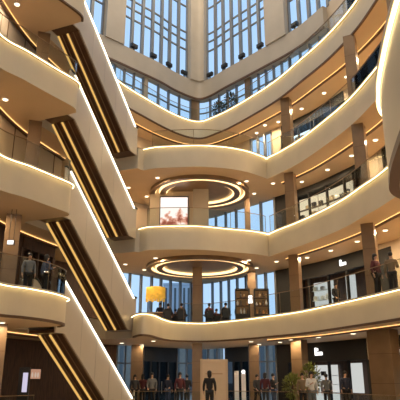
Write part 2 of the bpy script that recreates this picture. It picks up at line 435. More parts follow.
# ------------------------------------------------------------------ escalators
U = Vector((.379, .925)); NN = Vector((-.925, .379)); P0 = Vector((-6.1, 23.8)); WID = 1.42
def esc_pt(s, o): return P0 + U*s + NN*o
def extrude_profile(prof, o0, o1):
    vs = [(*esc_pt(s, o0), z) for s, z in prof] + [(*esc_pt(s, o1), z) for s, z in prof]
    n = len(prof)
    return vs, [tuple(range(n)), tuple(range(n, 2*n))] + [(i, (i+1) % n, n+(i+1) % n, n+i) for i in range(n)]
SL = .783
def escalator(zu, label, dx=0):
    zl = zu-5 if zu > 5 else GZ
    b = P0 + U*6
    base = empty('escalator', (b.x+dx, b.y, zl), label, 'escalator', 'stacked escalators on the side of the atrium')
    inv = Matrix.Translation((-b.x, -b.y, -zl))
    def part(name, vs, fs, m, smooth=False):
        return mobj(name, [inv @ Vector(v) for v in vs], fs, m, base, smooth)
    s_b = 5.62
    def und(s): return zu-1.25-SL*s if s > 0 else zu-1.25
    def topz(s): return zu+.75-SL*s
    s_end = 6.35; s_top = -.62
    def side(o0, o1):
        zb = und(s_b)
        prof = [(s_top, zu-1.25), (0, zu-1.25), (s_b, zb), (s_end, zb-.02), (s_end, max(topz(6.0), zl+.95)), (6.0, topz(6.0)), (-.35, topz(-.35)), (s_top, topz(-.40))]
        return extrude_profile(prof, o0, o1)
    part('side_panel', *side(0, .07), M['clad']); part('side_panel', *side(WID-.07, WID), M['clad'])
    # panel joints on the outer cladding
    for k in range(1, 5):
        s = k*1.25
        v, f = extrude_profile([(s, und(s)+.05), (s+.02, und(s+.02)+.05), (s+.02, topz(s+.02)-.08), (s, topz(s)-.08)], -.006, .004)
        part('panel_joint', v, f, M['steel'])
    # underside
    zb = und(s_b)
    part('underside', *extrude_profile([(s_top, zu-1.25), (0, zu-1.25), (s_b, zb), (s_end, zb-.02), (s_end, zb+.1), (s_b, zb+.12), (0, zu-1.13), (s_top, zu-1.13)], .07, WID-.07), M['bronze_dark'])
    for o in (.74, WID-.12):
        part('underside_light', *extrude_profile([(.02, und(.02)-.05), (s_b-.05, und(s_b-.05)-.05), (s_b-.05, und(s_b-.05)+.01), (.02, und(.02)+.01)], o-.05, o+.05), M['led_gold'])
    for o in (.10, .40, .64, .84, 1.08):
        part('underside_rib', *extrude_profile([(.02, und(.02)-.03), (s_b-.05, und(s_b-.05)-.03), (s_b-.05, und(s_b-.05)+.01), (.02, und(.02)+.01)], o-.02, o+.02), M['bronze'])
    # handrails with white led lines
    for o0, o1 in ((-.05, .10), (WID-.10, WID+.05)):
        part('handrail', *extrude_profile([(s_top, topz(-.40)), (-.35, topz(-.35)), (6.0, topz(6.0)), (s_end, topz(6.0)-.02), (s_end, topz(6.0)+.06), (6.0, topz(6.0)+.08), (-.35, topz(-.35)+.08), (s_top, topz(-.4)+.08)], o0, o1), M['rubber'])
    for o0, o1 in ((-.075, -.01), (WID+.01, WID+.075)):
        part('handrail_light', *extrude_profile([(-.3, topz(-.3)-.06), (6.0, topz(6.0)-.06), (6.0, topz(6.0)-.005), (-.3, topz(-.3)-.005)], o0, o1), M['led_esc'])
    # steps
    prof = []; n = 20; s0 = .3; s1 = 6.0
    run = (s1-s0)/n; z = zu-.02; rise = SL*run
    for i in range(n):
        prof += [(s0+i*run, z), (s0+(i+1)*run, z)]; z -= rise
    prof += [(s1, z), (s1, z-.15), (s0, zu-.35)]
    part('step_band', *extrude_profile(prof, .16, WID-.16), M['steel'])
    part('landing_plate', *extrude_profile([(s_top, zu-.06), (.3, zu-.06), (.3, zu), (s_top, zu)], .16, WID-.16), M['steel'])
    return base
escalator(19.7, 'topmost beige escalator, rising from the fourth floor to the fifth')
escalator(14.7, 'beige escalator with bronze underside from the third floor to the fourth', .12)
escalator(9.7, 'beige escalator with bronze underside from the second floor to the third', .28)
escalator(4.7, 'lowest beige escalator, rising from the ground floor to the second', .38)

# ------------------------------------------------------------------ glass balustrades
def balustrade(c, z, label, a=0, b=None, off=-.1, group='glass balustrades round the atrium', h=1.05):
    b = c.len if b is None else b
    p = c.at((a+b)/2, off)
    root = empty('glass_balustrade', (p.x, p.y, z), label, 'balustrade', group)
    def shift(g): g.v = [(x-p.x, y-p.y, w-z) for x, y, w in g.v]; return g
    g = G(); c.strip(g, a, b, z+.055, z+h, off-.008, off+.008); shift(g).build('glass_panel', M['rail_glass'], root)
    g = G(); c.strip(g, a, b, z+h, z+h+.025, off-.02, off+.02); shift(g).build('handrail', M['bronze'], root)
    k = max(2, int((b-a)/2.0))
    for i in range(k+1):
        q = c.at(a+(b-a)*i/k, off-.025); g = G(); g.tube((q.x, q.y, z+.0), (q.x, q.y, z+h), .014, n=6); shift(g).build('post', M['bronze'], root)
    return root
for lv in (2, 3, 4):
    d = LV[lv]
    c = d['c_left']; balustrade(c, d['z']+.05, 'glass balustrade on the %s-floor balcony edge beside the escalators' % ORD[lv], c.len-9.0, c.len-.35)
    c = d['c_lobe']; balustrade(c, d['z']+.05, 'glass balustrade on the bulging middle of the %s-floor balcony' % ORD[lv], 6.8 if lv == 2 else .5, c.len-.05)
    c = d['c_right']; balustrade(c, d['z']+.05, 'glass balustrade on the sweeping right-hand %s-floor balcony' % ORD[lv], .05, c.len)
d = LV[5]
balustrade(d['c_lobe'], 19.75, 'glass balustrade on the fifth-floor balcony below the left tall windows')
balustrade(d['c_right'], 19.75, 'glass balustrade on the sweeping right-hand fifth-floor balcony', .05)
GR = Curve(smooth([(-7.6, 15), (-7.1, 18.6), (-6.5, 20.2), (-6.0, 21.4)], 6))
balustrade(GR, GZ, 'low glass rail on the ground floor left of the lowest escalator', h=.9)
GR2 = Curve(smooth([(-3.2, 28.2), (-1.6, 28.9), (0, 29), (2.2, 28.7), (4.6, 26.6), (6.0, 23.5), (6.8, 20.6), (7.2, 19)], 6))
balustrade(GR2, GZ, 'long curved glass rail on the ground floor before the shops', h=.9)

# ------------------------------------------------------------------ ceiling rings
def ring(z, y, r, label):
    o = empty('ring_light', (.0, y, z), label, 'ceiling light')
    def ann(name, r0, r1, z0, z1, m):
        g = G(); n = 64; vs = []
        for i in range(n):
            cx, sy = math.cos(i*2*PI/n), math.sin(i*2*PI/n)
            vs += [(r0*cx, r0*sy, z0), (r1*cx, r1*sy, z0), (r1*cx, r1*sy, z1), (r0*cx, r0*sy, z1)]
        fs = [(4*i+k, 4*i+(k+1) % 4, 4*((i+1) % n)+(k+1) % 4, 4*((i+1) % n)+k) for i in range(n) for k in range(4)]
        return mobj(name, vs, fs, m, o)
    ann('outer_frame', r-.3, r, -.22, 0, M['bronze'])
    ann('outer_led', r-.36, r-.305, -.16, -.02, M['led_ring'])
    ann('middle_band', r-1.0, r-.62, -.20, 0, M['bronze'])
    ann('inner_led', r-1.08, r-1.005, -.16, -.02, M['led_ring'])
    ann('outer_led_face', r-.62, r-.56, -.16, -.02, M['led_ring'])
    G().lathe([(r-1.3, -.04), (r-1.3, 0)], 48).build('centre_panel', M['bronze'], o)
    return o
ring(TOPZ[3], 34.3, 3.25, 'round bronze ceiling ring with glowing edges above the advertising screen')
ring(TOPZ[2], 34.2, 3.35, 'round bronze ceiling ring with glowing edges over the second-floor cafe')

# ------------------------------------------------------------------ advertising screen on its box
bx = struct(G().box((-1.75, 34.9, (9.7+TOPZ[3])/2), (3.0, 1.6, TOPZ[3]-9.7)).build('wall_back', M['wallwarm']))
pil = struct(G().box((.05, 34.6, (9.7+TOPZ[3])/2), (1.0, 2.0, TOPZ[3]-9.7)).build('wall_back', M['upper']))
scm = bpy.data.materials.new('screen_picture'); scm.use_nodes = True
nt = scm.node_tree; nt.nodes.clear()
tc = nt.nodes.new('ShaderNodeTexCoord'); nz = nt.nodes.new('ShaderNodeTexNoise'); nz.inputs['Scale'].default_value = 1.9; nz.inputs['Detail'].default_value = 3
sx = nt.nodes.new('ShaderNodeSeparateXYZ'); mr = nt.nodes.new('ShaderNodeMapRange'); mr.inputs[1].default_value = 1.7; mr.inputs[2].default_value = 2.7; mr.inputs[3].default_value = -.09; mr.inputs[4].default_value = .25
ad = nt.nodes.new('ShaderNodeMath'); ad.operation = 'ADD'
rp = nt.nodes.new('ShaderNodeValToRGB'); e = rp.color_ramp.elements
e[0].position = .38; e[0].color = (.30, .08, .05, 1); e[1].position = .56; e[1].color = (1, .86, .78, 1); x = e.new(.47); x.color = (.75, .35, .24, 1)
em = nt.nodes.new('ShaderNodeEmission'); em.inputs[1].default_value = 1.3; om = nt.nodes.new('ShaderNodeOutputMaterial')
nt.links.new(tc.outputs['Object'], nz.inputs['Vector']); nt.links.new(tc.outputs['Object'], sx.inputs[0]); nt.links.new(sx.outputs['Z'], mr.inputs[0])
nt.links.new(nz.outputs['Fac'], ad.inputs[0]); nt.links.new(mr.outputs[0], ad.inputs[1]); nt.links.new(ad.outputs[0], rp.inputs[0])
nt.links.new(rp.outputs[0], em.inputs[0]); nt.links.new(em.outputs[0], om.inputs[0])
scr = empty('advertising_screen', (-1.68, 34.03, 9.702), 'large bright advertising screen with reddish figures on the third floor', 'screen')
G().box((0, 0, 1.63), (1.86, .1, 3.26)).build('casing', M['dark'], scr)
G().box((0, -.06, 1.86), (1.76, .03, 2.64)).build('display', scm, scr)

# ------------------------------------------------------------------ shopfronts
LOGO = [[(0, 0, .16, .42), (.2, 0, .2, .2), (.42, 0, .2, .2)], [(0, 0, .14, .5), (.16, .3, .12, .16), (.2, 0, .22, .22), (.44, 0, .2, .22)]]
def shopfront(s0, s1, z0, z1, label, fz, sign_s=None, sign_z=None, logo=0, glow='shop_glow', depth=1.7, nsh=4, glow_bands=3, wallm='black', sc=1.6, posts=4, shelf_cols=1, cv=None):
    W = cv or globals()['W']
    mid = W.at((s0+s1)/2); root = empty('shopfront', (mid.x, mid.y, z0), label, 'shop')
    def sh(g): g.v = [(x-mid.x, y-mid.y, w-z0) for x, y, w in g.v]; return g
    g = G(); W.strip(g, s0, s1, fz, z1, -.25, .06); sh(g).build('fascia_board', M[wallm], root)
    g = G(); W.strip(g, s0, s1, z0, fz, -.07, -.05); sh(g).build('glazing', M['glass'], root)
    for i in range(posts+1):
        s = s0+(s1-s0)*i/posts; p = W.at(s, -.06); q = W.nat(s); g = G()
        g.box((p.x, p.y, (z0+fz)/2), (.2 if i in (0, posts) else .08, .18, fz-z0), math.atan2(q.y, q.x)-PI/2); sh(g).build('frame_post', M[wallm], root)
    g = G(); W.strip(g, s0, s1, z0, z1, -depth-.1, -depth); sh(g).build('back_wall', M['brown'], root)
    g = G(); W.strip(g, s0, s1, z1-.1, z1, -depth, -.25); sh(g).build('shop_ceiling', M[wallm], root)
    for e in (s0, s1):
        p, q = W.at(e, -.2), W.at(e, -depth-.1); m_ = (p+q)/2; dd = q-p; g = G()
        g.box((m_.x, m_.y, (z0+z1)/2), (dd.length, .08, z1-z0), math.atan2(dd.y, dd.x)); sh(g).build('end_wall', M[wallm], root)
    if sign_s is not None:
        p = W.at(sign_s, .09); q = W.nat(sign_s); t = Vector((-q.y, q.x)); vs = G()
        rz = math.atan2(t.y, t.x)
        if t.x < 0: t = -t; rz = math.atan2(t.y, t.x)
        for (x, z, w, h) in LOGO[logo]:
            c = p + t*((x+w/2-.3)*sc); vs.box((c.x, c.y, sign_z+(z+h/2)*sc), (w*sc, .06, h*sc), rz)
        sh(vs).build('sign', M['sign'], root)
    return root, mid, sh
def shelves(root, mid, sh, s0, s1, zs, depth, glow, z_bot, z_top, label, group, cat, cols, fill=.75, name='boxed_product', wh=(.3, .3), cv=None):
    W = cv or globals()['W']
    g = G(); W.strip(g, s0, s1, z_bot, z_top, -depth+.01, -depth+.05); sh(g).build('lit_back_panel', M[glow], root)
    for z in zs:
        g = G(); W.strip(g, s0, s1, z-.03, z, -depth+.05, -depth+.27); sh(g).build('shelf', M['white'] if glow == 'shop_glow' else M['brown'], root)
    proto = None
    for z in zs:
        s = s0+.2
        while s < s1-.2:
            if random.random() < fill:
                p = W.at(s, -depth+.16); q = W.nat(s)
                w = random.uniform(.7, 1.2)*wh[0]; h = random.uniform(.6, 1.15)*wh[1]
                o = G().box((0, 0, h/2), (w, .17, h)).build(name, M[random.choice(cols)])
                o.location = (p.x, p.y, z+.004); o.rotation_euler = (0, 0, math.atan2(q.y, q.x)-PI/2)
                tag(o, label, cat, group)
            s += wh[0]*1.35+random.uniform(0, .15)
M['g_white'] = mat('goods_white', (.75, .72, .68), .5); M['g_pink'] = mat('goods_rose', (.62, .36, .32), .5); M['g_dark'] = mat('goods_dark', (.05, .035, .03), .5)
M['g_mauve'] = mat('goods_mauve', (.42, .36, .36), .5, var=.2, scale=1.2); M['g_tan'] = mat('goods_tan', (.5, .33, .18), .5); M['g_orange'] = mat('goods_orange', (.6, .26, .08), .5); M['g_blue'] = mat('goods_blue', (.12, .16, .25), .5)
# ground floor black shop
r, m_, sh = shopfront(*shopG, GZ, TOPZ[1], 'black-fronted ground-floor shop with white sign and lit shelves', 2.6, S(319.5, 2.8), 2.95, 1, sc=.85)
shelves(r, m_, sh, S(299, 2), S(320, 2), (.9, 1.35, 1.85), 1.6, 'shop_glow', .2, 2.45, 'small product on the lit shelves of the black ground-floor shop', 'products in the black ground-floor shop', 'product', ['g_white', 'g_pink', 'g_dark', 'g_white'], .8, wh=(.28, .26))
g = G(); W.strip(g, S(336, 2), S(346, 2), .9, 2.5, -1.2, -1.15); sh(g).build('lit_back_panel', M['shop_glow'], r)
r, m_, sh = shopfront(*shopG2, GZ, TOPZ[1], 'black-fronted ground-floor shop beyond the wide column', 2.5, S(398, 2.8), 2.75, 0, sc=1.3)
shelves(r, m_, sh, S(392, 2), S(425, 2), (.9, 1.5), 1.6, 'shop_warm', .3, 2.0, 'product on the shelves of the shop beyond the wide column', 'products in the shop beyond the wide column', 'product', ['g_white', 'g_dark'], .6)
# second floor shops
r, m_, sh = shopfront(*shop2, 4.7, TOPZ[2], 'dark second-floor shop with a small white sign', 7.5, S(344, 7.8), 7.8, 0, sc=.8)
shelves(r, m_, sh, S(302, 6), S(320, 6), (5.7, 6.3, 6.9), 1.3, 'shop_glow', 5.4, 7.42, 'pale product on the lit shelf of the dark second-floor shop', 'products in the dark second-floor shop', 'product', ['g_white', 'g_white', 'g_blue'], .7)
g = G(); W.strip(g, S(335, 6), S(344, 6), 5.0, 7.42, -1.0, -.95); sh(g).build('lit_back_panel', M['shop_glow'], r)
r, m_, sh = shopfront(*slw, 4.7, TOPZ[2], 'dark brown second-floor shop on the left balcony beside the escalators', 7.7, None, None, 0, wallm='brown', depth=1.2, cv=TRC)
shelves(r, m_, sh, slw[0]+.3, slw[1]-.3, (6.0, 6.55, 7.1), 1.1, 'shop_dim', 5.4, 7.6, 'product on the shelves of the dark brown left second-floor shop', 'products in the brown second-floor shop', 'product', ['g_dark', 'g_tan', 'g_blue', 'g_white'], .7, cv=TRC)
# third floor shop
r, m_, sh = shopfront(*shop3, 9.7, TOPZ[3], 'black-fronted third-floor shop with bright glazing', 12.95, None, None, 0)
shelves(r, m_, sh, S(294, 12), S(345, 12), (10.9, 11.5, 12.1), .7, 'shop_warm', 10.0, 12.9, 'product on the warm shelves of the third-floor shop', 'products in the third-floor shop', 'product', ['g_dark', 'g_tan', 'g_white', 'g_dark'], .6)
# fourth floor shop
r, m_, sh = shopfront(*shop4, 14.7, TOPZ[4], 'fourth-floor shop with pale patterned display wall', 17.7, None, None, 0)
shelves(r, m_, sh, S(283, 16), S(306, 16), (15.4, 15.8, 16.2, 16.6, 17.0), .5, 'shop_cool', 15.0, 17.5, 'product on the pale display wall of the fourth-floor shop', 'products in the fourth-floor shop', 'product', ['g_dark', 'g_blue', 'g_white', 'g_dark'], .8)
shelves(r, m_, sh, S(312, 16), S(343, 16), (15.4, 16.1, 16.7), .5, 'shop_warm', 15.0, 17.5, 'product on the warm shelves of the fourth-floor shop', 'warm products in the fourth-floor shop', 'product', ['g_dark', 'g_orange', 'g_white'], .8)

for px, z0_, w_, h_, m__ in ((49, 14.7, 1.1, 3.0, 'cream'), (64, 14.7, .5, 2.4, 'g_white')):
    s_ = s_at(TRC, px, 16); p = TRC.at(s_, .07); q = TRC.nat(s_)
    o = G().box((0, 0, h_/2), (w_, .1, h_)).build('wall_panel', M[m__]); o.location = (p.x, p.y, z0_+.003); o.rotation_euler = (0, 0, math.atan2(q.y, q.x)-PI/2)
    tag(o, 'cream wall panel on the left fourth floor, nearest the column' if px == 49 else 'narrow white wall panel on the left fourth floor beside the escalator', 'panel')
# ------------------------------------------------------------------ downlights with lamps
def lamp(loc, power, size=.2, col=WARM):
    l = bpy.data.lights.new('lamp', 'AREA'); l.shape = 'DISK'; l.size = size; l.energy = power; l.color = col
    o = bpy.data.objects.new('lamp', l); COL.objects.link(o); o.location = loc; return o
dl0 = [None]
def downlight(x, y, z, label, group, power):
    if dl0[0] is None:
        o = empty('downlight', (0, 0, 0), label, 'downlight', group)
        G().lathe([(.12, -.03), (.15, -.03), (.15, .0), (.12, 0)], 20).build('housing', M['white'], o)
        G().lathe([(.115, -.045), (.115, -.01)], 20).build('lens', M['lens'], o); dl0[0] = o
    else:
        o = copy_tree(dl0[0]); o['label'] = label; o['group'] = group
    o.location = (x, y, z)
    if power: lamp((x, y, z-.07), power)
def row(c, a, b, off, step, z, label, group, power, every=1):
    s = a; i = 0
    while s <= b:
        p = c.at(s, -off); downlight(p.x, p.y, z, label, group, power if i % every == 0 else 0); s += step; i += 1
PW = 80
for lv in (2, 3, 4, 5):
    d = LV[lv]; z = d['z']-d['t']; c = d['c_right']
    under = {2: 'ground floor', 3: 'second floor', 4: 'third floor', 5: 'fourth floor'}[lv]
    pw = PW*(.55 if lv == 2 else 1)
    row(c, .8, c.len-.3, 2.1, 2.1, z, 'small round downlight in the right-hand soffit above the %s' % under, 'downlights right above the %s' % under, pw)
    c = d['c_left']
    row(c, c.len-9, c.len-1.0, 2.0, 2.1, z, 'small round downlight in the left-hand soffit above the %s' % under, 'downlights left above the %s' % under, pw)
    for x, y in ((-2.6, 31.6), (2.9, 32.2), (-3.6, 35.2), (3.6, 34.6), (4.6, 32.6), (-4.6, 33.4)):
        if lv == 5:
            if abs(x) < 3.3: continue
            x *= 1.25; 
        downlight(x, y, z, 'small round downlight in the middle soffit above the %s' % under, 'downlights mid-way above the %s' % under, pw*(.4 if lv == 2 else .8))
for x, y in ((0, 31.2), (0, 37.0)):
    lamp((x, y, TOPZ[1]-.06), PW*.45)
for x, y in ((3.4, 5.2), (3.2, 3.2), (5.2, 6.6)):  # out-of-view downlights added so floor bounce lightens the near soffit
    downlight(x, y, TOPZ[1], 'unseen round downlight added to brighten the near soffit close overhead', 'added downlights near overhead', PW*.8)
for i in range(12):  # unseen roof lamps added to brighten the upper walls
    a = i*2*PI/12
    lamp((8.2*math.sin(a), 18.5+17.2*math.cos(a), ZR-.1), 480, .6, (1.0, .86, .66))

# ------------------------------------------------------------------ people
def skin_mesh(name, V, E, rad, root, sub=1):
    me = bpy.data.meshes.new(name); me.from_pydata(V, E, [])
    ob = bpy.data.objects.new(name, me); COL.objects.link(ob)
    md = ob.modifiers.new('Skin', 'SKIN'); md.use_smooth_shade = True
    if not me.skin_vertices: me.skin_vertices.new()
    sv = me.skin_vertices[0].data
    for i, r in enumerate(rad):
        sv[i].radius = r if isinstance(r, tuple) else (r, r)
        sv[i].use_root = (i == root)
    ss = ob.modifiers.new('Sub', 'SUBSURF'); ss.levels = sub; ss.render_levels = sub
    bpy.context.view_layer.update()
    dg = bpy.context.evaluated_depsgraph_get()
    out = bpy.data.meshes.new_from_object(ob.evaluated_get(dg)); out.name = name
    bpy.data.objects.remove(ob); bpy.data.meshes.remove(me)
    for p in out.polygons: p.use_smooth = True
    return out

class Sk:
    def __init__(s): s.V = []; s.E = []; s.R = []
    def v(s, p, r, par=None):
        s.V.append(tuple(p)); s.R.append(r)
        if par is not None: s.E.append((par, len(s.V)-1))
        return len(s.V)-1
    def mesh(s, name, grow=0, sub=1):
        rr = [tuple(k+grow for k in r) if isinstance(r, tuple) else r+grow for r in s.R]
        return skin_mesh(name, s.V, s.E, rr, 0, sub)

def pose_data(kind):
    """figure faces -Y; returns joints"""
    J = dict(pel=(0, 0, .95), wai=(0, 0, 1.1), che=(0, -.005, 1.3), nb=(0, .01, 1.45), ne=(0, 0, 1.52), hl=(0, -.02, 1.585), hm=(0, -.015, 1.655), ht=(0, 0, 1.725))
    for sd, x in (('l', 1), ('r', -1)):
        J[sd+'sh'] = (.185*x, 0, 1.405); J[sd+'el'] = (.245*x, .03, 1.13); J[sd+'wr'] = (.25*x, -.05, .9)
        J[sd+'hi'] = (.09*x, 0, .9); J[sd+'kn'] = (.10*x, -.02, .5); J[sd+'an'] = (.105*x, .02, .09); J[sd+'to'] = (.12*x, -.14, .04)
    if kind == 'phone':
        J['rel'] = (-.24, .0, 1.13); J['rwr'] = (-.13, -.25, 1.23)
    if kind == 'walk':
        J['lkn'] = (.10, -.16, .51); J['lan'] = (.1, -.24, .1); J['lto'] = (.11, -.40, .07)
        J['rkn'] = (-.10, .05, .5); J['ran'] = (-.1, .30, .14); J['rto'] = (-.11, .18, .04)
        J['lel'] = (.24, .12, 1.14); J['lwr'] = (.24, .10, .9); J['rel'] = (-.24, -.03, 1.14); J['rwr'] = (-.22, -.24, .98)
    if kind == 'sit':
        dz = -.43
        for k in ('pel', 'wai', 'che', 'nb', 'ne', 'hl', 'hm', 'ht', 'lsh', 'rsh', 'lhi', 'rhi'): J[k] = (J[k][0], J[k][1], J[k][2]+dz)
        for sd, x in (('l', 1), ('r', -1)):
            J[sd+'hi'] = (.09*x, -.02, .50); J[sd+'kn'] = (.12*x, -.45, .50); J[sd+'an'] = (.12*x, -.44, .09); J[sd+'to'] = (.13*x, -.6, .04)
            J[sd+'el'] = (.25*x, -.04, .74); J[sd+'wr'] = (.16*x, -.28, .70)
    return J
HANDM = {}
def person_meshes(kind):
    J = pose_data(kind); s = Sk()
    pel = s.v(J['pel'], (.145, .105)); wai = s.v(J['wai'], (.125, .095), pel); che = s.v(J['che'], (.155, .11), wai); nb = s.v(J['nb'], (.085, .07), che)
    ne = s.v(J['ne'], .052, nb); hl = s.v(J['hl'], (.066, .078), ne); hm = s.v(J['hm'], (.078, .095), hl); s.v(J['ht'], (.052, .06), hm)
    for sd, x in (('l', 1), ('r', -1)):
        sh = s.v(J[sd+'sh'], .058, che); el = s.v(J[sd+'el'], .042, sh); wr = s.v(J[sd+'wr'], .029, el)
        d = (Vector(J[sd+'wr'])-Vector(J[sd+'el'])).normalized(); side = Vector((0, 1, 0)) if abs(d.y) < .75 else Vector((1, 0, 0))
        side = (side - d*side.dot(d)).normalized(); curl = d.cross(side).normalized()*(-x)
        pm = s.v(Vector(J[sd+'wr'])+d*.055, (.036, .018), wr); base = Vector(J[sd+'wr'])+d*.09
        for k, ln in ((-1.5, .062), (-.5, .075), (.5, .08), (1.5, .07)):
            a = base + side*(-k*.018); f1 = s.v(a, .0095, pm); f2 = s.v(a+d*ln*.5+curl*.008, .009, f1); s.v(a+d*ln*.9+curl*.03, .008, f2)
        a = Vector(J[sd+'wr'])+d*.035-side*.035; t1 = s.v(a, .011, wr); s.v(a+d*.045-side*.02, .009, t1)
        hi = s.v(J[sd+'hi'], .092, pel); kn = s.v(J[sd+'kn'], .062, hi); an = s.v(J[sd+'an'], .042, kn); s.v(J[sd+'to'], .035, an)
    out = {'body': s.mesh('person_body')}
    t = Sk(); p = t.v(J['wai'], (.15, .12)); c = t.v(J['che'], (.175, .13), p); t.v(J['nb'], (.095, .085), c); t.v(J['pel'], (.165, .125), p)
    for sd in 'lr':
        sh = t.v(J[sd+'sh'], .078, c); el = t.v(J[sd+'el'], .06, sh); t.v(Vector(J[sd+'el']).lerp(Vector(J[sd+'wr']), .9), .044, el)
    out['jacket'] = t.mesh('person_jacket')
    t = Sk(); p = t.v(J['pel'], (.155, .115))
    for sd in 'lr':
        hi = t.v(J[sd+'hi'], .108, p); kn = t.v(J[sd+'kn'], .08, hi); t.v(Vector(J[sd+'kn']).lerp(Vector(J[sd+'an']), .92), .06, kn)
    out['trousers'] = t.mesh('person_trousers')
    hm = Vector(J['hm'])
    def tmp(g, nm):
        me = bpy.data.meshes.new(nm); me.from_pydata(g.v, [], g.f)
        for q in me.polygons: q.use_smooth = True
        return me
    g = G(); g.ell(hm+Vector((0, .022, .03)), (.098, .105, .10)); out['hair'] = tmp(g, 'person_hair')
    g = G(); g.ell(hm+Vector((0, .055, -.05)), (.095, .075, .16)); g.ell(hm+Vector((0, .022, .03)), (.098, .105, .10)); out['long_hair'] = tmp(g, 'person_hair')
    for sd in 'lr':
        a, b = Vector(J[sd+'an']), Vector(J[sd+'to']); m_ = (a+b)/2; g = G(); g.ell((m_.x, m_.y, m_.z-.015), (.05, .13, .052)); out[sd+'shoe'] = tmp(g, 'person_shoe')
    for x, k in ((.034, 'leye'), (-.034, 'reye')):
        g = G(); g.ell(hm+Vector((x, -.095, 0)), (.013, .008, .008), 8, 6); out[k] = tmp(g, 'person_eye')
    g = G(); g.ell(hm+Vector((0, -.1, -.03)), (.014, .02, .022), 8, 6); out['nose'] = tmp(g, 'person_nose')
    g = G(); g.ell(hm+Vector((0, -.092, -.065)), (.024, .008, .007), 8, 6); out['mouth'] = tmp(g, 'person_mouth')
    return out
PM = {k: person_meshes(k) for k in ('stand', 'phone', 'walk', 'sit')}
SKIN = mat('skin', (.50, .30, .20), .5); EYE_M = mat('eye_dark', (.02, .015, .01), .3); LIP = mat('lips', (.4, .16, .13), .5)
CL = {}
def cloth(c):
    if c not in CL: CL[c] = mat('cloth_%d' % len(CL), c, .85, bump=.1, scale=30)
    return CL[c]
HAIRC = mat('hair_black', (.012, .009, .008), .5)
def person(x, y, z, rz, kind, top, bot, label, group=None, long=False, scale=1.0):
    o = empty('person', (x, y, z), label, 'person', group, rz); o.scale = (scale,)*3
    D = PM[kind]
    def add(nm, key, m):
        me = D[key]
        if not me.materials: me.materials.append(m)
        c = bpy.data.objects.new(nm, me); COL.objects.link(c); c.parent = o
        c.material_slots[0].link = 'OBJECT'; c.material_slots[0].material = m
    add('body', 'body', SKIN); add('jacket', 'jacket', cloth(top)); add('trousers', 'trousers', cloth(bot))
    add('hair', 'long_hair' if long else 'hair', HAIRC)
    for k in 'lr': add('shoe', k+'shoe', M['dark'])
    for k in ('leye', 'reye'): add('eye', k, EYE_M)
    add('nose', 'nose', SKIN); add('mouth', 'mouth', LIP)
    return o
def gx(px, y, z=1.7):
    c, sn = math.cos(TH), math.sin(TH); return (px-200)/FO*(y*c+(z-EYE)*sn)
BLK, NAVY, CHAR, WINE, KHAKI, WHT, GREY, DENIM = (.015, .014, .015), (.02, .025, .05), (.04, .04, .045), (.08, .015, .02), (.2, .14, .08), (.62, .60, .56), (.18, .18, .18), (.05, .07, .13)
for px, y, rz, k, top, bot, lab, lg in (
    (116, 32.6, 2.8, 'walk', BLK, CHAR, 'person in black walking away at the foot of the lowest escalator', False),
    (135, 32.2, .4, 'stand', CHAR, BLK, 'person in charcoal jacket standing just right of the lowest escalator', True),
    (143, 33.0, 3.0, 'phone', WINE, BLK, 'person in dark wine jacket before the left end of the dark doors', True),
    (152, 31.0, .2, 'walk', GREY, BLK, 'person in grey top walking before the dark entrance doors', False),
    (168, 33.5, 2.6, 'stand', NAVY, DENIM, 'person in navy jacket at the right end of the dark entrance doors', False),
    (180, 31.2, .3, 'stand', WINE, BLK, 'person in dark red jacket left of the pair by the middle column', True),
    (187, 32.0, 2.9, 'phone', BLK, CHAR, 'person in black with phone next to the middle ground-floor column', False),
    (209.5, 25.9, 3.1, 'stand', BLK, BLK, 'person all in black standing in front of the cream panel', True),
    (257, 32.0, .5, 'walk', CHAR, BLK, 'person in charcoal walking before the glass beside the right bronze column', False),
    (265, 30.6, 2.7, 'stand', WINE, CHAR, 'person in wine-red jacket standing before the grey glass bay', True),
    (273, 31.5, .9, 'phone', BLK, DENIM, 'person in black top and blue jeans before the grey glass bay', False),
    (302, 27.8, .1, 'stand', KHAKI, BLK, 'person in khaki top between the two leafy potted trees', False),
    (311, 26.6, .2, 'phone', WHT, GREY, 'person in white top in front of the right potted tree', True),
    (326, 28.6, 2.9, 'walk', GREY, CHAR, 'person in grey walking toward the black ground-floor shop', False),
    (345, 28.6, .2, 'stand', NAVY, BLK, 'person in navy standing left of the wide ground-floor column', True)):
    person(gx(px, y), y, GZ, rz, k, top, bot, lab, None, lg, random.uniform(.97, 1.06))
# cafe on the second floor: tables, chairs and guests
def chair():
    o = empty('cafe_chair', (0, 0, 0), '', 'chair')
    G().box((0, 0, .32), (.42, .42, .05)).build('seat', M['rubber'], o); G().box((0, .27, .64), (.42, .04, .46)).build('backrest', M['rubber'], o)
    for a in (-.18, .18):
        for b in (-.18, .18): G().tube((a, b, 0), (a, b, .30), .016, n=6).build('leg', M['dark'], o)
    for a in (-.18, .18): G().tube((a, .2, .33), (a, .27, .48), .014, n=6).build('back_post', M['dark'], o)
    return o
def table():
    o = empty('cafe_table', (0, 0, 0), '', 'table')
    G().lathe([(.38, .70), (.4, .72), (.4, .74)], 24).build('tabletop', M['brown'], o); G().tube((0, 0, .02), (0, 0, .7), .03).build('stem', M['dark'], o); G().lathe([(.24, 0), (.22, .03)], 20).build('base', M['dark'], o)
    return o
ch0, tb0 = chair(), table(); first = [True, True]
WHERE = ['nearest the yellow canopy', 'just left of the middle column', 'just right of the middle column', 'nearest the dark cabinets', 'at the glass left of column', 'at the glass right of column']
TOPS = [((.02, .02, .02), (.05, .02, .02)), ((.03, .025, .02), (.02, .02, .04)), ((.1, .02, .02), (.015, .015, .015)), ((.02, .02, .025), (.12, .11, .1)), ((.02, .02, .02), (.03, .02, .03)), ((.08, .02, .02), (.02, .02, .02))]
